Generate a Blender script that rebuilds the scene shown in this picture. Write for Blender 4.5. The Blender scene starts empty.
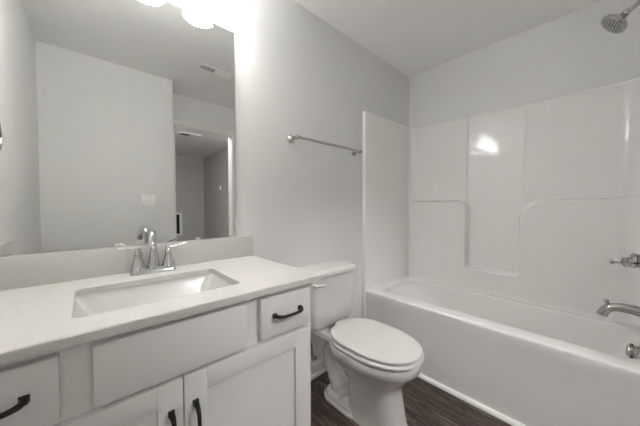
import bpy, bmesh, math, random
from math import sin, cos, pi, radians
from mathutils import Vector, Matrix

# ------------------------------------------------------------------ camera, world, light, exposure
sc = bpy.context.scene
col = sc.collection

cam_d = bpy.data.cameras.new('camera')
cam_d.sensor_width = 36.0
cam_d.sensor_fit = 'HORIZONTAL'
cam_d.lens = 36.0 * 256.34 / 640.0
cam_d.clip_start = 0.02
cam = bpy.data.objects.new('camera', cam_d)
col.objects.link(cam)
_r = Vector((0.739366741, -0.673302547, -0.000708957))
_u = Vector((0.01845466, 0.01921284, 0.99964508))
_f = Vector((0.67304996, 0.73911741, -0.02663091))
cam.matrix_world = Matrix(((_r.x, _u.x, -_f.x, 0.0),
                           (_r.y, _u.y, -_f.y, -1.31189),
                           (_r.z, _u.z, -_f.z, 1.16286),
                           (0, 0, 0, 1)))
sc.camera = cam

world = bpy.data.worlds.new('world')
sc.world = world
world.use_nodes = True
world.node_tree.nodes['Background'].inputs['Color'].default_value = (0.8, 0.85, 0.9, 1)
world.node_tree.nodes['Background'].inputs['Strength'].default_value = 0.3

SHADE_STRENGTH = 11.0
BULB_STRENGTH = 16.0
HALL_FILL_POWER = 72.0  # emission of the added hall lamp that fills the bathroom
sc.view_settings.view_transform = 'Standard'
sc.view_settings.look = 'None'
sc.view_settings.gamma = 1.0
sc.view_settings.use_curve_mapping = False
sc.view_settings.exposure = 0.56
sc.cycles.max_bounces = 16
sc.cycles.diffuse_bounces = 12
sc.cycles.glossy_bounces = 8

# ------------------------------------------------------------------ materials
def srgb(c):
    return tuple(((x / 255.0) / 12.92 if x / 255.0 <= 0.04045 else ((x / 255.0 + 0.055) / 1.055) ** 2.4) for x in c) + (1.0,)

def new_mat(name):
    m = bpy.data.materials.new(name)
    m.use_nodes = True
    nt = m.node_tree
    return m, nt, nt.nodes, nt.links, nt.nodes['Principled BSDF']

def plain(name, c, rough=0.5, metal=0.0, coat=0.0, bump=0.0, bscale=200.0, vary=0.02, spec=0.5):
    m, nt, N, L, b = new_mat(name)
    tc = N.new('ShaderNodeTexCoord')
    nz = N.new('ShaderNodeTexNoise')
    nz.inputs['Scale'].default_value = 6.0
    nz.inputs['Detail'].default_value = 3.0
    L.new(tc.outputs['Object'], nz.inputs['Vector'])
    mx = N.new('ShaderNodeMix'); mx.data_type = 'RGBA'
    base = srgb(c)
    mx.inputs[6].default_value = tuple(x * (1 - vary) for x in base[:3]) + (1,)
    mx.inputs[7].default_value = tuple(min(1, x * (1 + vary)) for x in base[:3]) + (1,)
    L.new(nz.outputs['Fac'], mx.inputs[0])
    L.new(mx.outputs[2], b.inputs['Base Color'])
    b.inputs['Roughness'].default_value = rough
    b.inputs['Metallic'].default_value = metal
    b.inputs['Specular IOR Level'].default_value = spec
    if coat:
        b.inputs['Coat Weight'].default_value = coat
        b.inputs['Coat Roughness'].default_value = 0.03
    if bump:
        n2 = N.new('ShaderNodeTexNoise')
        n2.inputs['Scale'].default_value = bscale
        n2.inputs['Detail'].default_value = 4.0
        L.new(tc.outputs['Object'], n2.inputs['Vector'])
        bp = N.new('ShaderNodeBump')
        bp.inputs['Strength'].default_value = bump
        bp.inputs['Distance'].default_value = 0.002
        L.new(n2.outputs['Fac'], bp.inputs['Height'])
        L.new(bp.outputs['Normal'], b.inputs['Normal'])
    return m

M = {}
M['wall'] = plain('wall paint', (229, 229, 228), 0.65, bump=0.12, bscale=160, vary=0.01)
M['ceiling'] = plain('ceiling paint', (244, 244, 243), 0.85, bump=0.2, bscale=120, vary=0.01)
M['trim'] = plain('trim paint', (240, 239, 236), 0.4, vary=0.01)
M['cabinet'] = plain('cabinet paint', (227, 226, 224), 0.42, vary=0.01)
M['fiberglass'] = plain('white fiberglass', (239, 238, 237), 0.07, spec=0.4, vary=0.008)
M['porcelain'] = plain('white porcelain', (219, 217, 215), 0.12, coat=0.5, vary=0.005)
M['sinkware'] = plain('white sink ceramic', (210, 208, 206), 0.15, coat=0.4, vary=0.005)
M['seat'] = plain('white seat plastic', (217, 215, 213), 0.22, vary=0.005)
M['chrome'] = plain('polished chrome', (205, 205, 205), 0.09, metal=1.0, vary=0.01)
M['nickel'] = plain('satin nickel', (190, 189, 186), 0.13, metal=1.0, vary=0.02)
M['dark_nickel'] = plain('dark rubber nozzles', (52, 52, 52), 0.5)
M['black'] = plain('matte black metal', (26, 24, 23), 0.42, vary=0.1)
M['dark'] = plain('dark void', (40, 39, 38), 0.8)
M['plate'] = plain('white switch plastic', (248, 247, 244), 0.4, vary=0.005)
M['vent'] = plain('white vent enamel', (253, 253, 252), 0.3, vary=0.005)
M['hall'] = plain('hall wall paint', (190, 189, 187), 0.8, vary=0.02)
M['clip'] = plain('clear plastic clip', (225, 225, 222), 0.25)
M['hose'] = plain('braided steel hose', (150, 150, 148), 0.35, metal=0.8, bump=0.6, bscale=500)

def mirror_mat():
    m, nt, N, L, b = new_mat('silvered mirror glass')
    tc = N.new('ShaderNodeTexCoord')
    nz = N.new('ShaderNodeTexNoise'); nz.inputs['Scale'].default_value = 2.0
    L.new(tc.outputs['Object'], nz.inputs['Vector'])
    mp = N.new('ShaderNodeMapRange')
    mp.inputs['To Min'].default_value = 0.0; mp.inputs['To Max'].default_value = 0.012
    L.new(nz.outputs['Fac'], mp.inputs['Value'])
    L.new(mp.outputs['Result'], b.inputs['Roughness'])
    b.inputs['Base Color'].default_value = (0.765, 0.765, 0.755, 1)
    b.inputs['Metallic'].default_value = 1.0
    return m
M['mirror'] = mirror_mat()
M['mirror_edge'] = plain('mirror polished edge', (205, 206, 202), 0.25, vary=0.02)

def quartz():
    m, nt, N, L, b = new_mat('speckled white quartz')
    tc = N.new('ShaderNodeTexCoord')
    base = srgb((208, 206, 203))
    def speck(scale, lo, hi, c, prev):
        v = N.new('ShaderNodeTexNoise')
        v.inputs['Scale'].default_value = scale
        v.inputs['Detail'].default_value = 2.0
        L.new(tc.outputs['Object'], v.inputs['Vector'])
        r = N.new('ShaderNodeMapRange')
        r.inputs['From Min'].default_value = lo; r.inputs['From Max'].default_value = hi
        L.new(v.outputs['Fac'], r.inputs['Value'])
        mx = N.new('ShaderNodeMix'); mx.data_type = 'RGBA'
        L.new(r.outputs['Result'], mx.inputs[0])
        if prev is None: mx.inputs[6].default_value = base
        else: L.new(prev, mx.inputs[6])
        mx.inputs[7].default_value = srgb(c)
        return mx.outputs[2]
    o = speck(210, 0.54, 0.72, (194, 191, 186), None)
    o = speck(330, 0.67, 0.76, (165, 160, 152), o)
    o = speck(420, 0.62, 0.70, (220, 219, 217), o)
    L.new(o, b.inputs['Base Color'])
    b.inputs['Roughness'].default_value = 0.22
    return m
M['quartz'] = quartz()

def planks():
    m, nt, N, L, b = new_mat('dark brown vinyl planks')
    tc = N.new('ShaderNodeTexCoord')
    mp = N.new('ShaderNodeMapping')
    mp.inputs['Rotation'].default_value = (0, 0, radians(90))
    mp.inputs['Location'].default_value = (0.31, 0.07, 0)
    L.new(tc.outputs['Object'], mp.inputs['Vector'])
    br = N.new('ShaderNodeTexBrick')
    br.offset = 0.37; br.offset_frequency = 2
    br.inputs['Scale'].default_value = 1.0
    br.inputs['Brick Width'].default_value = 1.2
    br.inputs['Row Height'].default_value = 0.18
    br.inputs['Mortar Size'].default_value = 0.0015
    br.inputs['Color1'].default_value = (0.0, 0.0, 0.0, 1)
    br.inputs['Color2'].default_value = (1, 1, 1, 1)
    br.inputs['Mortar'].default_value = (0.0, 0.0, 0.0, 1)
    L.new(mp.outputs['Vector'], br.inputs['Vector'])
    # grain, stretched along the boards (world y)
    mg = N.new('ShaderNodeMapping')
    mg.inputs['Scale'].default_value = (30.0, 4.5, 1.0)
    L.new(tc.outputs['Object'], mg.inputs['Vector'])
    add = N.new('ShaderNodeVectorMath'); add.operation = 'MULTIPLY_ADD'
    L.new(br.outputs['Color'], add.inputs[0])
    add.inputs[1].default_value = (17.0, 9.0, 5.0)
    L.new(mg.outputs['Vector'], add.inputs[2])
    g = N.new('ShaderNodeTexNoise')
    g.inputs['Scale'].default_value = 1.0; g.inputs['Detail'].default_value = 8.0
    g.inputs['Roughness'].default_value = 0.74; g.inputs['Distortion'].default_value = 1.2
    L.new(add.outputs['Vector'], g.inputs['Vector'])
    ramp = N.new('ShaderNodeValToRGB')
    e = ramp.color_ramp.elements
    e[0].position = 0.34; e[0].color = srgb((36, 29, 27))
    e[1].position = 0.70; e[1].color = srgb((165, 146, 134))
    k = e.new(0.46); k.color = srgb((74, 60, 56))
    k = e.new(0.57); k.color = srgb((104, 87, 80))
    L.new(g.outputs['Fac'], ramp.inputs['Fac'])
    mul = N.new('ShaderNodeMix'); mul.data_type = 'RGBA'; mul.blend_type = 'MULTIPLY'
    mr = N.new('ShaderNodeMapRange')
    mr.inputs['To Min'].default_value = 0.75; mr.inputs['To Max'].default_value = 1.15
    L.new(br.outputs['Color'], mr.inputs['Value'])
    L.new(ramp.outputs['Color'], mul.inputs[6])
    L.new(mr.outputs['Result'], mul.inputs[7])
    mul.inputs[0].default_value = 1.0
    m2 = N.new('ShaderNodeMix'); m2.data_type = 'RGBA'
    L.new(br.outputs['Fac'], m2.inputs[0])
    L.new(mul.outputs[2], m2.inputs[6])
    m2.inputs[7].default_value = srgb((30, 25, 23))
    L.new(m2.outputs[2], b.inputs['Base Color'])
    b.inputs['Roughness'].default_value = 0.45
    bp = N.new('ShaderNodeBump'); bp.inputs['Strength'].default_value = 0.25; bp.inputs['Distance'].default_value = 0.002
    L.new(g.outputs['Fac'], bp.inputs['Height'])
    L.new(bp.outputs['Normal'], b.inputs['Normal'])
    return m
M['planks'] = planks()

def glow(name, c, s):
    m, nt, N, L, b = new_mat(name)
    b.inputs['Base Color'].default_value = (0.9, 0.89, 0.87, 1)
    b.inputs['Roughness'].default_value = 0.3
    b.inputs['Emission Color'].default_value = c
    b.inputs['Emission Strength'].default_value = s
    tc = N.new('ShaderNodeTexCoord')
    nz = N.new('ShaderNodeTexNoise'); nz.inputs['Scale'].default_value = 30
    L.new(tc.outputs['Object'], nz.inputs['Vector'])
    r = N.new('ShaderNodeMapRange'); r.inputs['To Min'].default_value = 0.25; r.inputs['To Max'].default_value = 0.35
    L.new(nz.outputs['Fac'], r.inputs['Value']); L.new(r.outputs['Result'], b.inputs['Roughness'])
    return m
M['shade'] = glow('lit frosted glass', (1.0, 0.997, 0.985, 1), SHADE_STRENGTH)
M['bulb'] = glow('lit light bulb', (1.0, 0.997, 0.985, 1), BULB_STRENGTH)
M['hall_fill'] = glow('added hall fill light', (1.0, 0.99, 0.98, 1), HALL_FILL_POWER)  # glow of the added fill lamp beyond the doorway

# ------------------------------------------------------------------ mesh helpers
def box(bm, x0, x1, y0, y1, z0, z1, bev=0.0, seg=2):
    b = bmesh.new()
    bmesh.ops.create_cube(b, size=1.0)
    for v in b.verts:
        v.co = Vector((x0 + (v.co.x + .5) * (x1 - x0), y0 + (v.co.y + .5) * (y1 - y0), z0 + (v.co.z + .5) * (z1 - z0)))
    if bev:
        bmesh.ops.bevel(b, geom=list(b.edges), offset=bev, segments=seg, profile=0.5, affect='EDGES')
    merge(bm, b)

def merge(bm, b, mat=None):
    if mat is not None: bmesh.ops.transform(b, matrix=mat, verts=b.verts)
    me = bpy.data.meshes.new('tmp'); b.to_mesh(me); b.free()
    bm.from_mesh(me); bpy.data.meshes.remove(me)

def loft(bm, loops, cap0=True, cap1=True, closed=True):
    rows = [[bm.verts.new(p) for p in lp] for lp in loops]
    n = len(rows[0])
    for a, b in zip(rows, rows[1:]):
        for i in range(n if closed else n - 1):
            j = (i + 1) % n
            bm.faces.new((a[i], a[j], b[j], b[i]))
    if cap0: bm.faces.new(list(reversed(rows[0])))
    if cap1: bm.faces.new(rows[-1])

def frame_of(d):
    d = d.normalized()
    up = Vector((0, 0, 1)) if abs(d.z) < 0.95 else Vector((1, 0, 0))
    a = d.cross(up).normalized()
    return a, a.cross(d).normalized()

def lathe(bm, prof, origin, axis=(0, 0, 1), n=32):
    """prof: (radius, distance along axis) pairs; ends are capped"""
    d = Vector(axis).normalized(); a, b = frame_of(d); o = Vector(origin)
    loft(bm, [[o + d * h + (a * cos(2 * pi * i / n) + b * sin(2 * pi * i / n)) * max(r, 1e-4) for i in range(n)] for r, h in prof])

def smooth_path(pts, k=8):
    pts = [Vector(p) for p in pts]; out = []
    P = [pts[0] * 2 - pts[1]] + pts + [pts[-1] * 2 - pts[-2]]
    for i in range(1, len(P) - 2):
        p0, p1, p2, p3 = P[i - 1:i + 3]
        for s in range(k):
            t = s / k
            out.append(0.5 * ((2 * p1) + (p2 - p0) * t + (2 * p0 - 5 * p1 + 4 * p2 - p3) * t * t + (3 * p1 - p0 - 3 * p2 + p3) * t ** 3))
    out.append(pts[-1])
    return out

def tube(bm, pts, rad, n=16, ry=None):
    """sweep a round (or oval) section along points; rad may be a list"""
    pts = [Vector(p) for p in pts]; m = len(pts)
    R = rad if isinstance(rad, (list, tuple)) else [rad] * m
    if len(R) != m:
        R = [R[0] + (R[-1] - R[0]) * i / (m - 1) if len(R) == 2 else R[min(len(R) - 1, int(i * len(R) / m))] for i in range(m)]
    a = None; loops = []
    for i in range(m):
        t = (pts[min(i + 1, m - 1)] - pts[max(i - 1, 0)]).normalized()
        if a is None: a, b = frame_of(t)
        else:
            a = (a - t * a.dot(t)).normalized(); b = a.cross(t).normalized()
        f = 1.0 if ry is None else ry
        loops.append([pts[i] + (a * cos(2 * pi * k / n) * R[i] + b * sin(2 * pi * k / n) * R[i] * f) for k in range(n)])
    loft(bm, loops)

def rrect(cx, cy, hx, hy, r, z, n=8):
    """rounded rectangle loop, 4*(n+1) points"""
    out = []
    r = min(r, hx, hy)
    for q, (sx, sy) in enumerate(((1, 1), (-1, 1), (-1, -1), (1, -1))):
        for i in range(n + 1):
            a = pi / 2 * (q + i / n)
            out.append(Vector((cx + sx * (hx - r) + r * cos(a), cy + sy * (hy - r) + r * sin(a), z)))
    return out

def link(name, bm, m, parent=None, angle=35.0, origin=None):
    bmesh.ops.remove_doubles(bm, verts=bm.verts, dist=1e-6)
    bmesh.ops.recalc_face_normals(bm, faces=bm.faces)
    lim = radians(angle)
    for f in bm.faces: f.smooth = True
    for e in bm.edges:
        e.smooth = len(e.link_faces) == 2 and e.calc_face_angle(0.0) < lim
    if parent is not None:
        root = parent
        while root.parent: root = root.parent
        o0 = Vector(root['_o'])
    else:
        if origin is None:
            xs = [v.co.x for v in bm.verts]; ys = [v.co.y for v in bm.verts]; zs = [v.co.z for v in bm.verts]
            origin = ((min(xs) + max(xs)) / 2, (min(ys) + max(ys)) / 2, min(zs))
        o0 = Vector(origin)
    bmesh.ops.translate(bm, vec=-o0, verts=bm.verts)
    me = bpy.data.meshes.new(name)
    bm.to_mesh(me); bm.free()
    me.materials.append(M[m])
    o = bpy.data.objects.new(name, me)
    col.objects.link(o)
    if parent is not None: o.parent = parent
    else:
        o.location = o0; o['_o'] = tuple(o0)
    return o

def tag(o, label, cat, group=None):
    o['label'] = label; o['category'] = cat
    if group: o['group'] = group
    return o

def thing(name, label, cat, loc, group=None):
    o = bpy.data.objects.new(name, None)
    col.objects.link(o); o.location = loc; o['_o'] = tuple(loc)
    o.empty_display_size = 0.05
    return tag(o, label, cat, group)

def struct(name, bm, m, angle=35.0):
    o = link(name, bm, m, None, angle); o['kind'] = 'structure'
    return o

def B(name, m, parent, *args, **kw):
    """one box part"""
    bm = bmesh.new(); box(bm, *args, **kw)
    return link(name, bm, m, parent)

def copy_tree(o, offset=(0, 0, 0), parent=None):
    c = o.copy(); col.objects.link(c)
    if parent is None: c.location = o.location + Vector(offset); c['_o'] = tuple(c.location)
    else: c.parent = parent
    for ch in list(o.children): copy_tree(ch, parent=c)
    return c

# ------------------------------------------------------------------ measured dimensions
CEIL = 2.44
XR = 2.3923          # wall behind the tub
YW = -1.525          # wet wall carrying the shower fittings
YO = -1.66           # wall opposite the vanity
XO = 0.669           # its free end
YD = -1.985          # wall with the doorway
XP = 1.64            # room side of the wet-wall partition
XL0, XL1 = -0.292, -0.268   # left wall is slightly out of square

def prism(bm, pts, z0, z1):
    loft(bm, [[Vector((x, y, z0)) for x, y in pts], [Vector((x, y, z1)) for x, y in pts]])

def S(name, m, *args):
    bm = bmesh.new(); box(bm, *args); return struct(name, bm, m)

# ------------------------------------------------------------------ room shell
S('floor', 'planks', -0.9, 3.0, -6.0, 0.12, -0.06, 0.0)
S('ceiling', 'ceiling', -0.9, 3.0, -6.0, 0.12, CEIL, CEIL + 0.06)
S('wall_back', 'wall', -0.40, XR + 0.12, 0.0, 0.12, 0.0, CEIL)
S('wall_right', 'wall', XR, XR + 0.12, YW, 0.0, 0.0, CEIL)
bm = bmesh.new(); prism(bm, [(XL0, 0.0), (XL1, YO), (XL1 - 0.12, YO), (XL0 - 0.12, 0.0)], 0, CEIL); struct('wall_left', bm, 'wall')
S('wall_front', 'wall', -0.40, XO, YD, YO, 0.0, CEIL)
S('wall_shower', 'wall', XP, XR + 0.12, YD, YW, 0.0, CEIL)
DX0, DX1, DZ = 0.760, 1.425, 2.085
DT = 0.115
bm = bmesh.new()
box(bm, -0.40, DX0 - 0.015, YD - DT, YD, 0, CEIL)
box(bm, DX1 + 0.015, XR + 0.12, YD - DT, YD, 0, CEIL)
box(bm, DX0 - 0.015, DX1 + 0.015, YD - DT, YD, DZ + 0.015, CEIL)
struct('wall_doorway', bm, 'wall')
# jamb lining and casing of the opening
bm = bmesh.new()
box(bm, DX0 - 0.0149, DX0, YD - DT - 0.003, YD + 0.003, 0, DZ)
box(bm, DX1, DX1 + 0.0149, YD - DT - 0.003, YD + 0.003, 0, DZ)
box(bm, DX0 - 0.0149, DX1 + 0.0149, YD - DT - 0.003, YD + 0.003, DZ, DZ + 0.0149)
struct('trim_1', bm, 'trim')
bm = bmesh.new()
for y0, y1 in ((YD, YD + 0.016), (YD - DT - 0.016, YD - DT)):
    box(bm, DX0 - 0.061, DX0 - 0.004, y0, y1, 0, DZ + 0.004, bev=0.004)
    box(bm, DX1 + 0.004, DX1 + 0.061, y0, y1, 0, DZ + 0.004, bev=0.004)
    box(bm, DX0 - 0.061, DX1 + 0.061, y0, y1, DZ + 0.004, DZ + 0.061, bev=0.004)
struct('trim_2', bm, 'trim')
# room beyond the doorway, seen only in the mirror
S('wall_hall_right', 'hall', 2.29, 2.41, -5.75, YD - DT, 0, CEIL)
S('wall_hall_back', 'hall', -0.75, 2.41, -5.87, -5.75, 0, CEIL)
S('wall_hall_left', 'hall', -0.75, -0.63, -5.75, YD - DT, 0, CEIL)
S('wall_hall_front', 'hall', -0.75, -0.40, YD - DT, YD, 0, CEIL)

def baseboard(name, pts, h=0.082, t=0.013, shoe=True):
    """pts: wall-side line from a to b with the room on its right hand"""
    bm = bmesh.new()
    (ax, ay), (bx, by) = pts
    a, b = Vector((ax, ay, 0)), Vector((bx, by, 0))
    d = (b - a).normalized(); n = Vector((d.y, -d.x, 0))
    prof = [(0, 0), (t + 0.016, 0), (t + 0.015, 0.008), (t + 0.010, 0.016), (t, 0.021), (t, h - 0.012), (t - 0.004, h - 0.003), (t - 0.008, h), (0, h)]
    loft(bm, [[p + n * u + Vector((0, 0, w)) for u, w in prof] for p in (a, b)])
    return struct(name, bm, 'trim')
baseboard('baseboard_back', ((0.655, -0.0005), (1.655, -0.0005)))
baseboard('baseboard_front', ((XO, YO + 0.0005), (XL1, YO + 0.0005)))
baseboard('baseboard_shower', ((XP - 0.0005, YW - 0.01), (XP - 0.0005, YD)))

# ------------------------------------------------------------------ bathtub and shower surround
XF = 1.658            # front of the tub
XS = XR - 0.030       # face of the long panel
YE0, YE1 = -0.035, YW + 0.035   # faces of the two end panels
HT, HS = 0.483, 1.9246
sur = thing('bathtub_surround', 'white fiberglass bathtub with tall moulded shower walls in the alcove', 'bathtub', (2.02, -0.76, 0))

def tub_mesh():
    bm = bmesh.new()
    n = 10
    cx, cy = (XF + XS) / 2, (YE0 + YE1) / 2
    ox, oy = (XS - XF) / 2, (YE0 - YE1) / 2
    ix0, ix1 = XF + 0.118, XS - 0.092
    iy0, iy1 = YE1 + 0.034, YE0 - 0.085
    icx, icy, ihx, ihy = (ix0 + ix1) / 2, (iy0 + iy1) / 2, (ix1 - ix0) / 2, (iy1 - iy0) / 2
    # outer skin from floor to rim, overhanging lip on the apron
    def outer(dx, z, r=0.012):
        lp = rrect(cx, cy, ox, oy, r, z, n)
        return [Vector((max(p.x, XF + dx) if p.x < cx else p.x, p.y, p.z)) for p in lp]
    loops = [outer(0.010, 0.0), outer(0.010, 0.30), outer(0.009, 0.36), outer(0.004, 0.40), outer(0.001, 0.43), outer(0, 0.455), outer(0, HT - 0.012)]
    for k in range(1, 6):
        a = pi / 2 * k / 5
        loops.append(rrect(cx + 0.006 * (1 - cos(a)), cy, ox - 0.006 * (1 - cos(a)), oy, 0.012, HT - 0.012 + 0.012 * sin(a), n))
    # rim to basin
    loops.append(rrect(icx, icy, ihx + 0.016, ihy + 0.016, 0.13, HT, n))
    for k in range(1, 6):
        a = pi / 2 * k / 5
        g = 0.016 * (1 - sin(a))
        loops.append(rrect(icx, icy, ihx + g, ihy + g, 0.12, HT - 0.018 * (1 - cos(a)), n))
    depth = [(0.06, 0.012, 0.05, 0.012), (0.13, 0.024, 0.11, 0.022), (0.21, 0.038, 0.18, 0.035), (0.28, 0.052, 0.24, 0.05), (0.325, 0.075, 0.29, 0.075), (0.345, 0.11, 0.34, 0.11)]
    for dz, sx, s_head, s_foot in depth:
        hy0, hy1 = iy0 + s_foot, iy1 - s_head
        loops.append(rrect(icx, (hy0 + hy1) / 2, ihx - sx, (hy1 - hy0) / 2, 0.12, HT - dz, n))
    # the back edge of the basin bows: flush with the wall panel in the middle, leaving a ledge towards both ends
    for lp in loops[12:]:
        for v in lp:
            if v.x > icx: v.x -= 0.050 * abs((v.y - icy) / ihy) ** 3 * ((v.x - icx) / ihx)
    loft(bm, loops, cap0=False, cap1=True)
    return bm
tub = link('tub', tub_mesh(), 'fiberglass', sur, 40)

# moulded long wall: relief as a function of (y, z)
def sstep(a, b, x):
    t = max(0.0, min(1.0, (x - a) / (b - a))); return t * t * (3 - 2 * t)
YN0, YN1 = -0.574, -0.905      # sides of the soap niche
ZN, ZSH = 0.665, 1.213        # its sill; top line of the thick lower shelves
def rr_sd(px, py, cx, cy, hx, hy, r):
    qx, qy = abs(px - cx) - hx + r, abs(py - cy) - hy + r
    return math.hypot(max(qx, 0), max(qy, 0)) + min(max(qx, qy), 0) - r
def relief(y, z, w):
    L = rr_sd(y, z, (0.5 + YN0) / 2, (ZSH - 0.5) / 2, (0.5 - YN0) / 2, (ZSH + 0.5) / 2, 0.085)
    R = rr_sd(y, z, (-2.2 + YN1) / 2, (ZSH - 0.5) / 2, (YN1 + 2.2) / 2, (ZSH + 0.5) / 2, 0.150)
    Bm = z - ZN
    k = 0.045
    def smin(a, b):
        h = max(k - abs(a - b), 0) / k; return min(a, b) - h * h * k * .25
    d = smin(smin(L, Bm), R)
    thick = 0.062 * (1 - sstep(-0.016, 0.003, d))
    # upper corners: panels either side stand a little proud of the centre column, with a raised bead
    col_d = max(y - (YN0 + 0.026), (YN1 - 0.020) - y)
    up = 0.007 * sstep(-0.005, 0.005, col_d)
    bead = 0.0035 * math.exp(-((col_d - 0.006) / 0.006) ** 2)
    # the panel leans back a little towards its top, and coves out into the tub deck at its foot
    lean = 0.034 * (1 - (z - HT) / (HS - HT)) - 0.020
    cove = 0.004 * max(0.0, 1 - (z - HT) / 0.020) ** 2
    return (max(thick, up + bead) + lean) * w + cove

def panel_mesh():
    bm = bmesh.new()
    R0, R1 = 0.045, 0.115
    path = []       # x, y, normal x, normal y, relief weight
    for i in range(13):      # fillet at the far end panel
        a = pi / 2 * i / 12
        path.append((XS - R0 + R0 * sin(a), YE0 - R0 + R0 * cos(a), -sin(a), -cos(a), sstep(0, 1, i / 12)))
    ys = YE0 - R0; ye = YE1 + R1
    y = ys
    while y > ye + 0.006:
        near = min(abs(y - YN0), abs(y - YN1), abs(y - YN0 - .026), abs(y - YN1 + .02))
        y -= 0.003 if near < 0.03 else 0.010
        path.append((XS, max(y, ye), -1, 0, 1.0))
    for i in range(13):
        a = pi / 2 * i / 12
        path.append((XS - R1 + R1 * cos(a), YE1 + R1 - R1 * sin(a), -cos(a), sin(a), 1 - sstep(0, 1, i / 12)))
    zs = []
    z = HT - 0.012
    while z < HS - 0.02:
        zs.append(z)
        z += 0.003 if min(abs(z - ZN), abs(z - ZSH)) < 0.03 else 0.012
    zs += [HS - 0.016, HS - 0.009, HS - 0.003, HS]
    rows = []
    for z in zs:
        edge = 0.008 * max(0, (z - (HS - 0.016)) / 0.016) ** 2
        row = []
        for x, yy, nx, ny, w in path:
            d = relief(yy, z, w) - edge
            row.append(bm.verts.new((x + nx * d, yy + ny * d, z - 0.022 * (yy / YE1) * sstep(1.5, HS, z))))
        rows.append(row)
    # top return back to the drywall
    row = []
    for x, yy, nx, ny, w in path:
        row.append(bm.verts.new((min(XR - 0.002, x - nx * 0.026), min(-0.002, max(YW + 0.002, yy - ny * 0.026)), HS - 0.022 * yy / YE1)))
    rows.append(row)
    for a, b in zip(rows, rows[1:]):
        for i in range(len(path) - 1):
            bm.faces.new((a[i], a[i + 1], b[i + 1], b[i]))
    return bm, R0, R1
pm, R0, R1 = panel_mesh()
link('back_panel', pm, 'fiberglass', sur, 50)
def end_panel(y0, y1, x1):
    bm = bmesh.new()
    ym = (y0 + y1) / 2
    s_ = 1 if y0 > -0.5 else -1           # +1: far end, face looks to -y
    face, back = (y0, y1) if s_ > 0 else (y1, y0)
    r = 0.006
    pl = [(x1, back), (XF, back)]
    for i in range(6):
        a = pi / 2 * i / 5
        pl.append((XF + r - r * cos(a), face + s_ * (r - r * sin(a))))
    pl.append((x1, face))
    e = 0.008
    loops = []
    for z, g in ((HT - 0.012, 0), (HS - 0.016, 0), (HS - 0.009, e * .19), (HS - 0.003, e * .66), (HS, e)):
        loops.append([Vector((x, y + s_ * (g if abs(y - face) < r + 1e-6 else 0), z)) for x, y in pl])
    loft(bm, loops, False, True)
    return link('end_panel', bm, 'fiberglass', sur)
end_panel(YE0, -0.0015, XS - R0)
end_panel(YW + 0.0015, YE1, XS - R1)
bm = bmesh.new(); box(bm, XF, XF + 0.05, YE0 - 0.0005, -0.0015, 0.0, HT - 0.012, bev=0.005); link('flange', bm, 'fiberglass', sur)
bm = bmesh.new(); box(bm, XF, XF + 0.05, YW + 0.0015, YE1 + 0.0005, 0.0, HT - 0.012, bev=0.005); link('flange', bm, 'fiberglass', sur)

# shoe moulding along the tub apron
bm = bmesh.new()
prof = [(0.009, 0), (-0.013, 0), (-0.0125, 0.008), (-0.008, 0.016), (0.0, 0.021), (0.009, 0.022)]
loft(bm, [[Vector((XF + u, y, w)) for u, w in prof] for y in (-0.031, YW - 0.01)])
struct('trim_3', bm, 'trim')

# ------------------------------------------------------------------ shower fittings
XC = 2.02
sh = thing('shower_fixture', 'chrome round shower head on an angled arm high above the tub', 'shower head', (XC, YW, 2.16))
bm = bmesh.new(); lathe(bm, [(0.0, 0), (0.030, 0.0), (0.029, 0.004), (0.022, 0.010), (0.012, 0.013), (0, 0.013)], (XC, YW, 2.185), (0, 1, 0)); link('flange', bm, 'nickel', sh)
bm = bmesh.new(); tube(bm, smooth_path([(XC, YW + 0.004, 2.185), (XC, YW + 0.05, 2.184), (XC, YW + 0.10, 2.163), (XC, YW + 0.146, 2.131)], 6), 0.0100, 16); link('arm', bm, 'nickel', sh)
HD = Vector((-0.13, 0.72, -0.67)).normalized()
hp = Vector((XC, YW + 0.141, 2.138))
bm = bmesh.new()
lathe(bm, [(0.0, -0.004), (0.014, -0.004), (0.016, 0.006), (0.019, 0.012), (0.017, 0.019), (0.014, 0.022), (0.014, 0.026)], hp, HD); link('ball_joint', bm, 'nickel', sh)
bm = bmesh.new()
lathe(bm, [(0.0, 0.020), (0.015, 0.021), (0.021, 0.028), (0.030, 0.038), (0.046, 0.049), (0.056, 0.056), (0.060, 0.063), (0.060, 0.071), (0.057, 0.075), (0.0, 0.075)], hp, HD, 40); hd = link('head', bm, 'nickel', sh)
bm = bmesh.new()
a_, b_ = frame_of(HD)
for rr, k in ((0.0, 1), (0.014, 6), (0.028, 12), (0.041, 16)):
    for i in range(k):
        t = 2 * pi * i / k
        lathe(bm, [(0.0, 0), (0.0034 if rr < .02 else 0.0024, 0.0005), (0.0016, 0.0030), (0, 0.0030)], hp + HD * 0.0748 + (a_ * cos(t) + b_ * sin(t)) * rr, HD, 8)
link('nozzles', bm, 'dark_nickel', hd)

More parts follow.
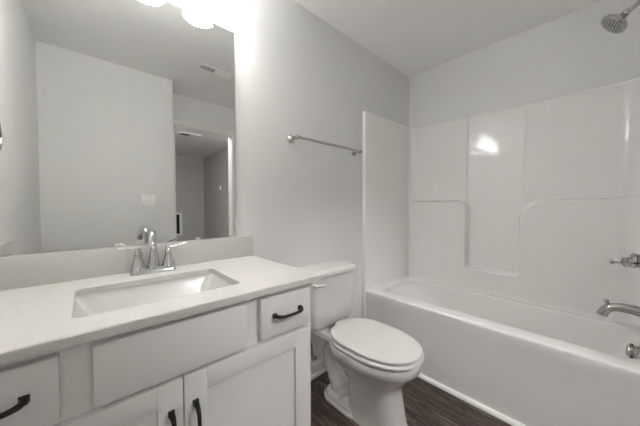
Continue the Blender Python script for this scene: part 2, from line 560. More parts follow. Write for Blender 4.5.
vl = thing('shower_valve', 'chrome single lever shower valve on the end wall above the tub spout', 'shower valve', (XC, YE1, 0.89))
bm = bmesh.new(); lathe(bm, [(0, 0.0), (0.083, 0.0), (0.083, 0.004), (0.074, 0.010), (0.040, 0.014), (0, 0.014)], (XC, YE1, 0.890), (0, 1, 0), 40); link('escutcheon', bm, 'nickel', vl)
bm = bmesh.new(); lathe(bm, [(0, 0.012), (0.042, 0.012), (0.040, 0.022), (0.033, 0.030), (0.033, 0.052), (0.038, 0.056), (0.038, 0.068), (0.028, 0.076), (0, 0.073)], (XC, YE1, 0.890), (0, 1, 0)); link('hub', bm, 'nickel', vl)
bm = bmesh.new(); lathe(bm, [(0, 0.07), (0.025, 0.07), (0.027, 0.080), (0.022, 0.088), (0.026, 0.096), (0.020, 0.103), (0.010, 0.107), (0.0075, 0.114), (0.0065, 0.124), (0.0075, 0.128), (0.011, 0.132), (0.012, 0.138), (0.010, 0.144), (0, 0.148)], (XC, YE1, 0.890), (0, 0.99, -0.13)); link('lever', bm, 'nickel', vl)

sp = thing('tub_spout', 'chrome curved tub spout with diverter knob over the tub end', 'tub spout', (XC, YE1, 0.64))
bm = bmesh.new(); lathe(bm, [(0, 0), (0.036, 0), (0.035, 0.006), (0.028, 0.012), (0, 0.012)], (XC, YE1, 0.640), (0, 1, 0)); link('flange', bm, 'nickel', sp)
bm = bmesh.new()
pth = smooth_path([(XC, YE1 + 0.008, 0.638), (XC, YE1 + 0.06, 0.640), (XC, YE1 + 0.11, 0.640), (XC, YE1 + 0.142, 0.628), (XC, YE1 + 0.160, 0.603), (XC, YE1 + 0.166, 0.585)], 6)
rad = [0.027 - 0.006 * min(1, i / 14) for i in range(len(pth))]
tube(bm, pth, rad, 20); link('body', bm, 'nickel', sp)
bm = bmesh.new(); lathe(bm, [(0.0, 0), (0.0055, 0), (0.005, 0.011), (0.008, 0.015), (0.0115, 0.021), (0.009, 0.029), (0, 0.031)], (XC, YE1 + 0.146, 0.640), (0, 0.25, 1), 20); link('diverter_knob', bm, 'nickel', sp)

ov = thing('overflow_plate', 'chrome overflow cover low on the inner tub end below the spout', 'overflow plate', (XC, YE1 + 0.07, 0.42))
oy = YE1 + 0.034
bm = bmesh.new(); lathe(bm, [(0, 0.0), (0.037, 0.0), (0.037, 0.018), (0.034, 0.022), (0.034, 0.036), (0.031, 0.043), (0.022, 0.047), (0, 0.048)], (XC, oy, 0.428), (0, 1, 0.1)); pl = link('cover', bm, 'nickel', ov)
bm = bmesh.new()
for k in range(20):
    t = 2 * pi * k / 20
    q = bmesh.new(); bmesh.ops.create_cube(q, size=1.0)
    for v in q.verts: v.co = Vector((v.co.x * 0.004, v.co.y * 0.012, v.co.z * 0.003))
    merge(bm, q, Matrix.Translation((XC + 0.0338 * cos(t), oy + 0.029, 0.431 + 0.0338 * sin(t))) @ Matrix.Rotation(-t, 4, 'Y'))
link('slot', bm, 'dark_nickel', pl)

dr = thing('tub_drain', 'chrome drain stopper in the tub floor', 'drain', (XC, -1.22, 0.138))
bm = bmesh.new(); lathe(bm, [(0, 0), (0.034, 0), (0.032, 0.004), (0.022, 0.005), (0.022, 0.009), (0.016, 0.014), (0, 0.015)], (XC, -1.22, HT - 0.345)); link('stopper', bm, 'nickel', dr)

# ------------------------------------------------------------------ vanity cabinet
CX0, CX1 = -0.278, 0.652
YFR = -0.536          # face frame
YDF = -0.556          # drawer and door fronts
HC = 0.8924; CT = 0.022
van = thing('vanity_cabinet', 'light grey painted vanity cabinet with black pulls under the white countertop', 'cabinet', (0.195, -0.27, 0))
bm = bmesh.new()
box(bm, CX0, CX0 + 0.018, YFR + 0.019, -0.003, 0.0, HC - CT)
box(bm, CX1 - 0.018, CX1, YFR + 0.019, -0.003, 0.0, HC - CT)
box(bm, CX0, CX1, -0.012, -0.003, 0.10, HC - CT)
box(bm, CX0, CX1, YFR + 0.019, -0.003, 0.10, 0.118)
link('carcass', bm, 'cabinet', van)
bm = bmesh.new()
y0, y1 = YFR, YFR + 0.019
DRZ0, DRZ1 = 0.7115, 0.850
for a, b in ((CX0, CX0 + 0.045), (CX1 - 0.045, CX1)): box(bm, a, b, y0, y1, 0.10, HC - CT, bev=0.001)
box(bm, CX0 + 0.045, CX1 - 0.045, y0 + 0.0003, y1, 0.835, HC - CT)
box(bm, CX0 + 0.045, CX1 - 0.045, y0 + 0.0003, y1, 0.680, 0.725)
box(bm, CX0 + 0.045, CX1 - 0.045, y0 + 0.0003, y1, 0.10, 0.14)
for c in (-0.0225, 0.398): box(bm, c - 0.0375, c + 0.0375, y0 + 0.0006, y1, 0.725, 0.835)
box(bm, 0.162, 0.212, y0 + 0.0006, y1, 0.14, 0.68)
link('face_frame', bm, 'cabinet', van)
bm = bmesh.new(); box(bm, CX0, CX1, -0.474, -0.458, 0.0, 0.10); link('toe_kick', bm, 'cabinet', van)
bm = bmesh.new(); box(bm, CX1, CX1 + 0.004, YFR + 0.001, -0.003, 0.0, HC - CT); link('side_panel', bm, 'cabinet', van)

def pull(bm, p, axis, L=0.114):
    """bowed black bar pull centred at p on a front face that looks to -y"""
    p = Vector(p); ax = Vector(axis); n = Vector((0, -1, 0)); t = ax.cross(n)
    loops = []
    K = 24
    for i in range(K + 1):
        s = -1 + 2 * i / K
        out = 0.004 + 0.027 * (1 - abs(s) ** 5.0) ** 0.6 + 0.003 * (1 - s * s)
        w = 0.0052 + 0.0022 * abs(s) ** 4
        h = 0.0050 + 0.0012 * abs(s) ** 4
        ds = Vector((0, 0, 0))
        s2 = min(1, s + 0.05); s1 = max(-1, s - 0.05)
        f = lambda q: ax * (q * L / 2) + n * (0.004 + 0.027 * (1 - abs(q) ** 5.0) ** 0.6 + 0.003 * (1 - q * q))
        tan = (f(s2) - f(s1)).normalized(); nn = t.cross(tan).normalized()
        c = p + f(s)
        loops.append([c + t * (w * cos(a)) + nn * (h * sin(a)) for a in [2 * pi * j / 12 for j in range(12)]])
    loft(bm, loops)
    for s in (-1, 1):
        b = bmesh.new()
        bmesh.ops.create_cube(b, size=1.0)
        for v in b.verts:
            fl = 1.0 if v.co.z > 0 else 0.72
            v.co = Vector((v.co.x * 0.016 * fl, v.co.y * 0.016 * fl, v.co.z))
        bmesh.ops.bevel(b, geom=list(b.edges), offset=0.001, segments=1, affect='EDGES')
        base = p + ax * (s * (L / 2 - 0.002))
        for v in b.verts:
            q = v.co.copy()
            v.co = base + ax * q.x + t * q.y + n * ((0.5 - q.z) * 0.014)
        merge(bm, b)

def drawer(x0, x1, label=None):
    bm = bmesh.new(); box(bm, x0, x1, YDF, YFR - 0.0005, DRZ0, DRZ1, bev=0.0022); d = link('drawer', bm, 'cabinet', van)
    bm = bmesh.new(); pull(bm, ((x0 + x1) / 2 + 0.004, YDF, 0.784), (1, 0, 0)); h = link('handle', bm, 'black', d); h['label'] = 'black bowed bar pull'
    return d
drawer(-0.264, -0.049)
drawer(0.424, 0.6265)
bm = bmesh.new(); box(bm, 0.004, 0.3725, YDF, YFR - 0.0005, 0.7075, DRZ1, bev=0.0022); link('false_drawer_front', bm, 'cabinet', van)

def door(x0, x1, hx):
    z0, z1 = 0.118, 0.697
    st = 0.060
    bm = bmesh.new()
    for a, b, c, d_ in ((x0, x0 + st, z0, z1), (x1 - st, x1, z0, z1)):
        box(bm, a, b, YDF, YFR - 0.0005, c, d_, bev=0.0015)
    box(bm, x0 + st - 0.0002, x1 - st + 0.0002, YDF + 0.00015, YFR - 0.0005, z1 - st, z1, bev=0.0015)
    box(bm, x0 + st - 0.0002, x1 - st + 0.0002, YDF + 0.00015, YFR - 0.0005, z0, z0 + st, bev=0.0015)
    d = link('door', bm, 'cabinet', van)
    bm = bmesh.new(); box(bm, x0 + st - 0.002, x1 - st + 0.002, YDF + 0.009, YFR - 0.003, z0 + st - 0.002, z1 - st + 0.002); link('center_panel', bm, 'cabinet', d)
    bm = bmesh.new(); pull(bm, (hx, YDF, 0.560), (0, 0, 1)); h = link('handle', bm, 'black', d); h['label'] = 'black bowed bar pull'
    return d
door(-0.264, 0.1848, 0.156)
door(0.1882, 0.6265, 0.216)

# ------------------------------------------------------------------ countertop, sink, faucet
SX0, SX1, SY0, SY1 = -0.031, 0.400, -0.462, -0.163
top = thing('countertop', 'white speckled quartz countertop with a rectangular sink cutout and backsplash', 'countertop', (0.2, -0.28, HC - CT))
def slab():
    bm = bmesh.new()
    ox0, ox1, oy0, oy1 = -0.2810, 0.678, -0.5715, -0.002
    n = 6
    o = rrect((ox0 + ox1) / 2, (oy0 + oy1) / 2, (ox1 - ox0) / 2, (oy1 - oy0) / 2, 0.003, 0, n)
    oi = rrect((ox0 + ox1) / 2, (oy0 + oy1) / 2, (ox1 - ox0) / 2 - 0.0025, (oy1 - oy0) / 2 - 0.0025, 0.003, 0, n)
    i = rrect((SX0 + SX1) / 2, (SY0 + SY1) / 2, (SX1 - SX0) / 2, (SY1 - SY0) / 2, 0.022, 0, n)
    ii = rrect((SX0 + SX1) / 2, (SY0 + SY1) / 2, (SX1 - SX0) / 2 + 0.002, (SY1 - SY0) / 2 + 0.002, 0.024, 0, n)
    Z = lambda lp, z: [Vector((p.x, p.y, z)) for p in lp]
    zb = HC - CT
    seq = [Z(i, zb), Z(o, zb), Z(o, HC - 0.0025), Z(oi, HC), Z(ii, HC), Z(i, HC - 0.002), Z(i, zb)]
    loft(bm, seq, False, False)
    return bm
link('slab', slab(), 'quartz', top)
bm = bmesh.new(); box(bm, -0.290, 0.676, -0.0215, -0.0005, HC, 1.0010, bev=0.0015); link('backsplash', bm, 'quartz', top)
bm = bmesh.new(); box(bm, -0.2810, -0.263, -0.5700, -0.022, HC, 1.0010, bev=0.0015); link('sidesplash', bm, 'quartz', top)

sk = thing('sink_basin', 'white rectangular undermount sink basin set below the countertop', 'sink', (0.18, -0.31, HC - CT - 0.15))
bm = bmesh.new()
scx, scy = (SX0 + SX1) / 2, (SY0 + SY1) / 2
hx, hy = (SX1 - SX0) / 2, (SY1 - SY0) / 2
zt = HC - CT - 0.0005
lp = [rrect(scx, scy, hx + 0.022, hy + 0.022, 0.03, zt - 0.012), rrect(scx, scy, hx + 0.022, hy + 0.022, 0.03, zt),
      rrect(scx, scy, hx + 0.004, hy + 0.004, 0.026, zt), rrect(scx, scy, hx + 0.002, hy + 0.002, 0.026, zt - 0.004)]
for dz, s in ((0.03, 0.012), (0.06, 0.028), (0.09, 0.046), (0.108, 0.060), (0.118, 0.080), (0.122, 0.105)):
    lp.append(rrect(scx, scy, hx - s, hy - s * 0.72, 0.030, zt - dz))
lp.append(rrect(scx, scy, 0.03, 0.03, 0.03, zt - 0.126))
loft(bm, lp, False, True)
link('basin', bm, 'sinkware', sk, 50)
bm = bmesh.new(); lathe(bm, [(0, 0), (0.026, 0), (0.025, 0.003), (0.018, 0.004), (0.017, 0.008), (0.0, 0.009)], (scx, scy, zt - 0.1262)); link('drain', bm, 'chrome', sk)

FX, FY = 0.201, -0.072
fa = thing('sink_faucet', 'chrome two handle centerset faucet with curved spout behind the sink', 'faucet', (FX, FY, HC))
bm = bmesh.new()
lps = []
for z, hx_, hy_, r in ((0, .080, .028, .028), (0.004, .080, .028, .028), (0.009, .078, .026, .026), (0.020, .074, .022, .022), (0.023, .071, .019, .019)):
    lps.append(rrect(FX, FY, hx_, hy_, r * 0.55, HC + z, 8))
loft(bm, lps); link('base_plate', bm, 'chrome', fa)
# spout: flared pillar that bows up and over towards the sink
bm = bmesh.new()
p = smooth_path([(FX, FY, HC + 0.020), (FX, FY + 0.001, HC + 0.06), (FX - 0.0002, FY - 0.0007, HC + 0.105), (FX - 0.0026, FY - 0.0118, HC + 0.148), (FX - 0.0080, FY - 0.0368, HC + 0.166), (FX - 0.0137, FY - 0.0633, HC + 0.158), (FX - 0.0169, FY - 0.0780, HC + 0.138), (FX - 0.0179, FY - 0.0824, HC + 0.124)], 6)
rad = []
for i in range(len(p)):
    s = i / (len(p) - 1)
    rad.append(0.0215 - 0.0095 * sstep(0.0, 0.30, s) + 0.002 * sstep(0.75, 1.0, s))
tube(bm, p, rad, 20); spo = link('spout', bm, 'chrome', fa, 50)
bm = bmesh.new(); lathe(bm, [(0, 0), (0.0125, 0), (0.0125, 0.010), (0.0, 0.0105)], (FX - 0.0178, FY - 0.0822, HC + 0.126), (-0.05, -0.1, -1), 20); link('aerator', bm, 'chrome', spo)
for s in (-1, 1):
    hxp = FX + s * 0.0525
    bm = bmesh.new()
    lathe(bm, [(0, 0.018), (0.026, 0.018), (0.024, 0.028), (0.019, 0.042), (0.0145, 0.058), (0.0125, 0.072), (0.0135, 0.078), (0.0135, 0.084), (0.010, 0.088), (0.0105, 0.094), (0.009, 0.102), (0.0, 0.105)], (hxp, FY, HC), n=24)
    h = link('handle', bm, 'chrome', fa, 50)
    bm = bmesh.new()
    e = 0.004 if s < 0 else 0.006
    pp = smooth_path([(hxp - s * 0.006, FY, HC + 0.097), (hxp + s * 0.02, FY - 0.006, HC + 0.100), (hxp + s * 0.045, FY - 0.014, HC + 0.106), (hxp + s * 0.066, FY - 0.020, HC + 0.106 + e)], 6)
    tube(bm, pp, [0.0062 - 0.0022 * i / (len(pp) - 1) for i in range(len(pp))], 12, ry=0.7)
    link('lever', bm, 'chrome', h, 50)
bm = bmesh.new(); lathe(bm, [(0.0, 0.018), (0.003, 0.018), (0.003, 0.075), (0.006, 0.080), (0.007, 0.086), (0.004, 0.092), (0, 0.093)], (FX, FY + 0.024, HC), n=12); link('lift_rod', bm, 'chrome', fa, 50)

# ------------------------------------------------------------------ mirror
mi = thing('wall_mirror', 'large frameless wall mirror above the vanity backsplash', 'mirror', (0.16, 0, 1.003))
MX0, MX1, MZ0, MZ1 = -0.288, 0.590, 1.0025, 2.067
bm = bmesh.new(); box(bm, MX0 + 0.002, MX1 - 0.004, -0.0062, -0.0030, MZ0 + 0.001, MZ1 - 0.002); link('glass', bm, 'mirror', mi)
bm = bmesh.new()
box(bm, MX0, MX1, -0.0030, -0.0022, MZ0, MZ1)
box(bm, MX1 - 0.004, MX1, -0.0062, -0.0030, MZ0, MZ1)
box(bm, MX0, MX0 + 0.002, -0.0062, -0.0030, MZ0, MZ1)
box(bm, MX0, MX1, -0.0062, -0.0030, MZ1 - 0.002, MZ1)
link('edge', bm, 'mirror_edge', mi)
B('backing', 'dark', mi, MX0, MX1 + 0.0012, -0.0022, -0.0004, MZ0, MZ1)
for x, z in ((0.48, 2.065), (-0.05, 2.065)):
    bm = bmesh.new(); box(bm, x - 0.008, x + 0.008, -0.0105, -0.0063, z - 0.010, z + 0.008, bev=0.0015)
    box(bm, x - 0.008, x + 0.008, -0.0105, -0.0004, z + 0.0025, z + 0.008)
    link('clip', bm, 'nickel', mi)
for x in (0.392, 0.09):
    bm = bmesh.new(); box(bm, x - 0.010, x + 0.010, -0.0115, -0.0063, MZ0 + 0.0005, MZ0 + 0.010, bev=0.0015); link('clip', bm, 'clip', mi)

# ------------------------------------------------------------------ vanity light
vlg = thing('vanity_light', 'three shade vanity light glowing white above the mirror', 'wall light', (0.23, 0, 2.190))
bm = bmesh.new(); box(bm, 0.07, 0.37, -0.022, -0.0004, 2.315, 2.395, bev=0.008); link('back_plate', bm, 'nickel', vlg)
bm = bmesh.new(); tube(bm, [(-0.06, -0.045, 2.355), (0.50, -0.045, 2.355)], 0.009, 14)
for x in (0.13, 0.31): tube(bm, [(x, -0.020, 2.355), (x, -0.047, 2.355)], 0.008, 12)
link('crossbar', bm, 'nickel', vlg)
for k, x in enumerate((-0.018, 0.220, 0.455)):
    bm = bmesh.new()
    tube(bm, smooth_path([(x, -0.045, 2.355), (x, -0.085, 2.366), (x, -0.130, 2.356), (x, -0.136, 2.322)], 6), 0.0065, 12)
    a = link('arm', bm, 'nickel', vlg)
    bm = bmesh.new(); lathe(bm, [(0, 0.0), (0.020, 0.0), (0.029, -0.010), (0.031, -0.030), (0, -0.030)], (x, -0.136, 2.332)); link('socket_cup', bm, 'nickel', a)
    bm = bmesh.new()
    prof = [(0.031, 2.298), (0.036, 2.280), (0.046, 2.255), (0.057, 2.225), (0.067, 2.195), (0.074, 2.170), (0.078, 2.148)]
    ins = [(r_ - 0.004, z_) for r_, z_ in reversed(prof)]
    loft(bm, [[Vector((x + r_ * cos(t), -0.136 + r_ * sin(t), z_)) for t in [2 * pi * i / 36 for i in range(36)]] for r_, z_ in prof + ins], False, False)
    link('glass_shade', bm, 'shade', vlg, 60)
    bm = bmesh.new()
    lathe(bm, [(0, 2.160), (0.012, 2.162), (0.022, 2.169), (0.028, 2.181), (0.029, 2.194), (0.025, 2.210), (0.017, 2.228), (0.013, 2.245), (0.013, 2.270), (0, 2.271)], (x, -0.136, 0), n=28)
    link('bulb', bm, 'bulb', vlg, 60)

# ------------------------------------------------------------------ towel bar and towel ring
tb = thing('towel_bar', 'satin nickel towel bar on the wall above the toilet', 'towel bar', (1.25, 0, 1.58))
zb = 1.580
bm = bmesh.new(); tube(bm, [(0.936, -0.065, zb + 0.001), (1.566, -0.065, zb + 0.001)], 0.0085, 16)
link('bar', bm, 'nickel', tb)
for x in (0.947, 1.553):
    bm = bmesh.new()
    lathe(bm, [(0, 0.0006), (0.027, 0.0006), (0.027, 0.006), (0.022, 0.012), (0.013, 0.018), (0.0105, 0.030), (0.0105, 0.052), (0.0135, 0.058), (0.0140, 0.070), (0.010, 0.077), (0, 0.079)], (x, 0, zb), (0, -1, 0), 28)
    link('post', bm, 'nickel', tb, 50)

def xl(y): return XL0 + (XL1 - XL0) * (y / YO)
ry_, rz_ = -0.235, 1.535
rx = xl(ry_)
tr = thing('towel_ring', 'satin nickel towel ring on the left wall, seen in the mirror edge', 'towel ring', (rx, ry_, rz_))
bm = bmesh.new(); lathe(bm, [(0, 0.0006), (0.026, 0.0006), (0.026, 0.006), (0.020, 0.012), (0.011, 0.018), (0.010, 0.034), (0.013, 0.040), (0.0, 0.046)], (rx, ry_, rz_), (1, 0, 0), 28); link('post', bm, 'nickel', tr, 50)
bm = bmesh.new()
R = 0.076
tube(bm, [(rx + 0.036 + 0.004 * (1 - cos(t)), ry_ + R * sin(t), rz_ - 0.006 - R + R * cos(t)) for t in [2 * pi * i / 48 for i in range(49)]], 0.0055, 12)
link('ring', bm, 'nickel', tr)

# ------------------------------------------------------------------ switch plate, ceiling vent, hall details (seen in the mirror), added fill lamp (out of view)
sw = thing('light_switch', 'white double toggle switch plate on the opposite wall, reflected in the mirror', 'light switch', (0.445, YO, 1.15))
bm = bmesh.new(); box(bm, 0.387, 0.503, YO + 0.0005, YO + 0.0065, 1.155, 1.275, bev=0.003); pt = link('cover_plate', bm, 'plate', sw)
for x in (0.420, 0.470):
    bm = bmesh.new(); box(bm, x - 0.006, x + 0.006, YO + 0.006, YO + 0.009, 1.202, 1.228); box(bm, x - 0.004, x + 0.004, YO + 0.008, YO + 0.019, 1.214, 1.223, bev=0.001)
    link('toggle', bm, 'plate', sw)

def ceiling_register(name, label, x0, x1, y0, y1, z=CEIL):
    cv = thing(name, label, 'ceiling vent', ((x0 + x1) / 2, (y0 + y1) / 2, z - 0.012), 'ceiling vents')
    f = 0.020
    bm = bmesh.new()
    box(bm, x0, x1, y0, y0 + f, z - 0.008, z - 0.0004, bev=0.002); box(bm, x0, x1, y1 - f, y1, z - 0.008, z - 0.0004, bev=0.002)
    box(bm, x0, x0 + f, y0 + f, y1 - f, z - 0.008, z - 0.0004, bev=0.002); box(bm, x1 - f, x1, y0 + f, y1 - f, z - 0.008, z - 0.0004, bev=0.002)
    xm = (x0 + x1) / 2
    box(bm, xm - 0.004, xm + 0.004, y0 + f, y1 - f, z - 0.008, z - 0.0004)
    link('frame', bm, 'vent', cv)
    bm = bmesh.new(); box(bm, x0 + f, x1 - f, y0 + f, y1 - f, z - 0.0012, z - 0.0004); link('duct_opening', bm, 'dark', cv)
    bm = bmesh.new()
    for a, b, s in ((x0 + f, xm - 0.004, 1), (xm + 0.004, x1 - f, -1)):
        k = 15
        for i in range(k):
            c = a + (b - a) * (i + .5) / k
            q = bmesh.new(); bmesh.ops.create_cube(q, size=1.0)
            for v in q.verts: v.co = Vector((v.co.x * 0.0012, v.co.y * (y1 - y0 - 2 * f), v.co.z * 0.0125))
            merge(bm, q, Matrix.Translation((c, (y0 + y1) / 2, z - 0.0065)) @ Matrix.Rotation(s * radians(50), 4, 'Y'))
    link('louvers', bm, 'vent', cv)
    return cv
ceiling_register('ceiling_vent', 'white ceiling vent with two louver banks over the bathroom, reflected in the mirror', 0.768, 1.082, -1.243, -1.125)
ceiling_register('ceiling_vent', 'white ceiling vent beyond the doorway, reflected at the top of the opening', 1.22, 1.56, -3.80, -3.58)

hl = thing('hall_fill_light', 'added unseen round fill light in the room beyond the doorway', 'fill light', (1.15, -2.72, CEIL - 0.1))  # lamp added out of the mirror's view to brighten cabinet and tub
bm = bmesh.new(); lathe(bm, [(0, 0), (0.22, 0), (0.22, -0.02), (0.21, -0.025), (0, -0.025)], (1.15, -2.72, CEIL - 0.0005)); link('base', bm, 'nickel', hl)
bm = bmesh.new(); lathe(bm, [(0, -0.024), (0.205, -0.024), (0.20, -0.042), (0.17, -0.062), (0.10, -0.078), (0, -0.084)], (1.15, -2.72, CEIL)); link('fill_dome', bm, 'hall_fill', hl, 60)

gr = thing('wall_grille', 'dark grille with white frame low on the far wall beyond the doorway', 'grille', (1.45, -5.75, 0.45))
bm = bmesh.new()
for a in ((1.29, 1.72, 0.96, 1.0), (1.29, 1.72, 0.44, 0.48), (1.29, 1.33, 0.48, 0.96), (1.70, 1.76, 0.44, 1.0)):
    box(bm, a[0], a[1], -5.7495, -5.735, a[2], a[3], bev=0.002)
link('frame', bm, 'vent', gr)
bm = bmesh.new(); box(bm, 1.32, 1.71, -5.7495, -5.744, 0.47, 0.97)
for i in range(16): box(bm, 1.325, 1.705, -5.744, -5.738, 0.487 + i * 0.03, 0.494 + i * 0.03)
link('louvers', bm, 'dark', gr)

th = thing('thermostat', 'small pale thermostat on the side wall beyond the doorway', 'thermostat', (2.29, -4.63, 1.56))
bm = bmesh.new(); box(bm, 2.262, 2.2895, -4.70, -4.57, 1.545, 1.635, bev=0.005); q = link('housing', bm, 'plate', th)
bm = bmesh.new(); box(bm, 2.2605, 2.2625, -4.67, -4.62, 1.58, 1.62); link('screen', bm, 'dark_nickel', q)

# ------------------------------------------------------------------ toilet
TX = 1.152
TKX = 1.130         # tank
to = thing('toilet', 'white two piece toilet with closed elongated seat between vanity and tub', 'toilet', (TX, -0.4, 0))
# tank
bm = bmesh.new()
lp = []
for z, hx_, y0, y1, r in ((0.400, .120, -0.165, -0.045, .05), (0.416, .128, -0.172, -0.040, .05), (0.420, .155, -0.186, -0.032, .05), (0.430, .170, -0.194, -0.027, .045), (0.450, .178, -0.200, -0.022, .04), (0.55, .190, -0.207, -0.018, .04), (0.70, .203, -0.214, -0.015, .04), (0.735, .206, -0.216, -0.014, .04)):
    L_ = rrect(TKX, (y0 + y1) / 2, hx_, (y1 - y0) / 2, r, z, 8)
    lp.append([Vector((q.x, q.y - (0.012 * (1 - ((q.x - TKX) / hx_) ** 2) if q.y < -0.1 else 0), q.z)) for q in L_])
loft(bm, lp); link('tank', bm, 'porcelain', to, 50)
bm = bmesh.new()
lp = []
for z, g in ((0.7345, -0.004), (0.738, 0.006), (0.744, 0.011), (0.760, 0.013), (0.770, 0.011), (0.776, 0.004), (0.779, -0.010), (0.7805, -0.03)):
    hx_ = .205 + g
    y0, y1 = -0.218 - g, -0.010 - max(0, -g)
    L_ = rrect(TKX, (y0 + y1) / 2, hx_, (y1 - y0) / 2, .045, z, 8)
    lp.append([Vector((q.x, q.y - (0.014 * (1 - ((q.x - TKX) / hx_) ** 2) if q.y < -0.1 else 0), q.z)) for q in L_])
loft(bm, lp); link('tank_lid', bm, 'porcelain', to, 50)
bm = bmesh.new()
lathe(bm, [(0, 0), (0.014, 0), (0.014, 0.008), (0.009, 0.012), (0.008, 0.018), (0, 0.018)], (0.952, -0.2135, 0.708), (0, -1, 0), 20)
tube(bm, smooth_path([(0.940, -0.234, 0.709), (0.965, -0.236, 0.708), (0.995, -0.237, 0.704), (1.022, -0.236, 0.699)], 5), [0.0115, 0.009], 12, ry=0.7)
link('flush_lever', bm, 'porcelain', to, 50)

def egg(z, hw, yb, yf, back=0.55, n=48, ex=2.25, widest=0.46):
    """closed outline, rounder at the front (yf), squarer at the back (yb)"""
    out = []
    ym = yb + (yf - yb) * widest
    for i in range(n):
        a = 2 * pi * i / n
        c, s = cos(a), sin(a)
        if s >= 0:   # towards back
            e = 2.0 / (3.2 if back > 0.5 else 2.4)
            x = math.copysign(abs(c) ** e, c) * hw
            y = ym + (yb - ym) * abs(s) ** e
        else:
            e = 2.0 / ex
            x = math.copysign(abs(c) ** e, c) * hw
            y = ym + (yf - ym) * abs(s) ** e
        out.append(Vector((TX + x, y, z)))
    return out
# bowl: pedestal rising into the rim
bm = bmesh.new()
lp = [egg(0.0, 0.104, -0.345, -0.668, ex=3.6), egg(0.010, 0.104, -0.345, -0.668, ex=3.6), egg(0.018, 0.100, -0.346, -0.663, ex=3.4),
      egg(0.08, 0.095, -0.350, -0.655, ex=3.2), egg(0.15, 0.092, -0.352, -0.645, ex=3.0), egg(0.205, 0.094, -0.345, -0.638, ex=2.7),
      egg(0.235, 0.108, -0.325, -0.642), egg(0.262, 0.128, -0.300, -0.660), egg(0.290, 0.146, -0.282, -0.680),
      egg(0.320, 0.160, -0.268, -0.700), egg(0.338, 0.166, -0.262, -0.709), egg(0.343, 0.170, -0.258, -0.714), egg(0.346, 0.182, -0.253, -0.729), egg(0.351, 0.1865, -0.2505, -0.735),
      egg(0.389, 0.187, -0.250, -0.736), egg(0.397, 0.184, -0.252, -0.733), egg(0.400, 0.172, -0.258, -0.720)]
loft(bm, lp)
bowl = link('bowl', bm, 'porcelain', to, 50)
# deck carrying the tank
bm = bmesh.new()
lp = [rrect(TX, -0.170, 0.060, 0.110, 0.04, 0.315), rrect(TX, -0.172, 0.085, 0.125, 0.04, 0.340), rrect(TX, -0.174, 0.112, 0.138, 0.04, 0.360), rrect(TX, -0.175, 0.124, 0.144, 0.03, 0.370),
      rrect(TX, -0.175, 0.126, 0.145, 0.03, 0.396), rrect(TX, -0.175, 0.120, 0.139, 0.03, 0.4025)]
loft(bm, lp); link('deck', bm, 'porcelain', to, 50)
# exposed trapway behind the pedestal
bm = bmesh.new()
p = smooth_path([(TX, -0.43, 0.19), (TX, -0.33, 0.235), (TX, -0.235, 0.285), (TX, -0.165, 0.272), (TX, -0.150, 0.195), (TX, -0.190, 0.115), (TX, -0.240, 0.055), (TX, -0.255, 0.012)], 6)
tube(bm, p, [0.070, 0.062, 0.056, 0.050, 0.047, 0.047, 0.050, 0.055, 0.064, 0.075], 24)
link('trapway', bm, 'porcelain', to, 60)
# foot flange with bolt caps
bm = bmesh.new()
def foot(z, g):
    pts = []
    for q in rrect(TX, -0.31, 0.113 + g, 0.155 + g, 0.085, z, 8): pts.append(q)
    return pts
lp = [foot(0.0, 0), foot(0.012, 0), foot(0.016, -0.006), foot(0.022, -0.008), foot(0.036, -0.013), foot(0.040, -0.020)]
loft(bm, lp); link('foot', bm, 'porcelain', to, 40)
for s in (-1, 1):
    bm = bmesh.new(); lathe(bm, [(0, 0), (0.0135, 0), (0.013, 0.008), (0.009, 0.015), (0, 0.017)], (TX + s * 0.078, -0.305, 0.039), n=20); link('bolt_cap', bm, 'porcelain', to, 60)
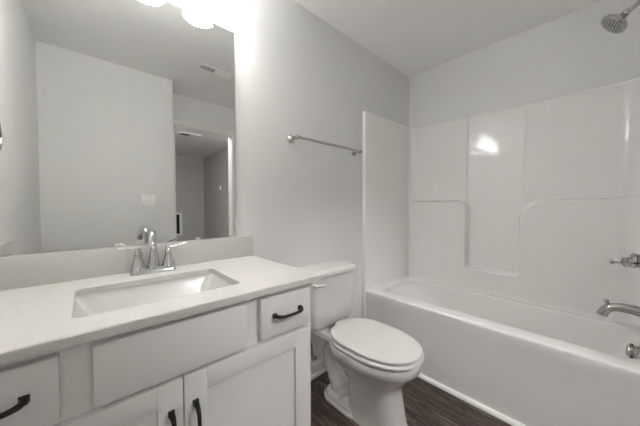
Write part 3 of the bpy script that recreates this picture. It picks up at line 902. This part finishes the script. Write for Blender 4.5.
# seat ring and lid
def seat_loops(spec): return [egg(z, 0.188 + g, -0.258 - g * 0.3, -0.750 - g, ex=2.2) for z, g in spec]
bm = bmesh.new(); loft(bm, seat_loops([(0.4080, -0.026), (0.4090, -0.006), (0.4120, 0), (0.420, 0), (0.4240, -0.004), (0.4250, -0.030)])); link('seat', bm, 'seat', to, 50)
bm = bmesh.new(); loft(bm, seat_loops([(0.4330, -0.034), (0.4335, -0.009), (0.4355, -0.006), (0.4430, -0.006), (0.4465, -0.008), (0.4485, -0.014), (0.450, -0.05), (0.451, -0.11)])); link('seat_lid', bm, 'seat', to, 50)
for s in (-1, 1):
    bm = bmesh.new(); box(bm, TX + s * 0.075 - 0.022, TX + s * 0.075 + 0.022, -0.272, -0.238, 0.399, 0.437, bev=0.008, seg=3); link('hinge', bm, 'seat', to, 60)

# water stop valve and hose
sv = thing('supply_valve', 'chrome water stop valve with hose on the wall behind the toilet', 'valve', (1.03, 0, 0.16))
vx, vz = 1.075, 0.178
bm = bmesh.new(); lathe(bm, [(0, 0.0006), (0.028, 0.0006), (0.025, 0.005), (0.012, 0.009), (0, 0.009)], (vx, 0, vz), (0, -1, 0), 24); link('escutcheon', bm, 'chrome', sv)
bm = bmesh.new(); lathe(bm, [(0, 0.006), (0.008, 0.006), (0.008, 0.035), (0.012, 0.037), (0.012, 0.068), (0.008, 0.070), (0, 0.070)], (vx, 0, vz), (0, -1, 0), 20)
lathe(bm, [(0, 0), (0.008, 0), (0.008, 0.028), (0, 0.028)], (vx, -0.052, vz), (0, 0, 1), 16)
link('valve_body', bm, 'chrome', sv)
bm = bmesh.new()
loft(bm, [[Vector((vx + 0.020 * cos(t), y, vz + 0.011 * sin(t))) for t in [2 * pi * i / 24 for i in range(24)]] for y in (-0.068, -0.071, -0.080, -0.083)])
link('oval_handle', bm, 'chrome', sv)
bm = bmesh.new(); tube(bm, smooth_path([(vx, -0.052, vz + 0.026), (vx - 0.006, -0.055, vz + 0.07), (vx - 0.035, -0.075, vz + 0.13), (vx - 0.055, -0.09, vz + 0.19), (vx - 0.06, -0.10, 0.404)], 6), 0.006, 12)
link('hose', bm, 'hose', sv)

for o in list(bpy.data.objects):
    if '_o' in o.keys(): del o['_o']
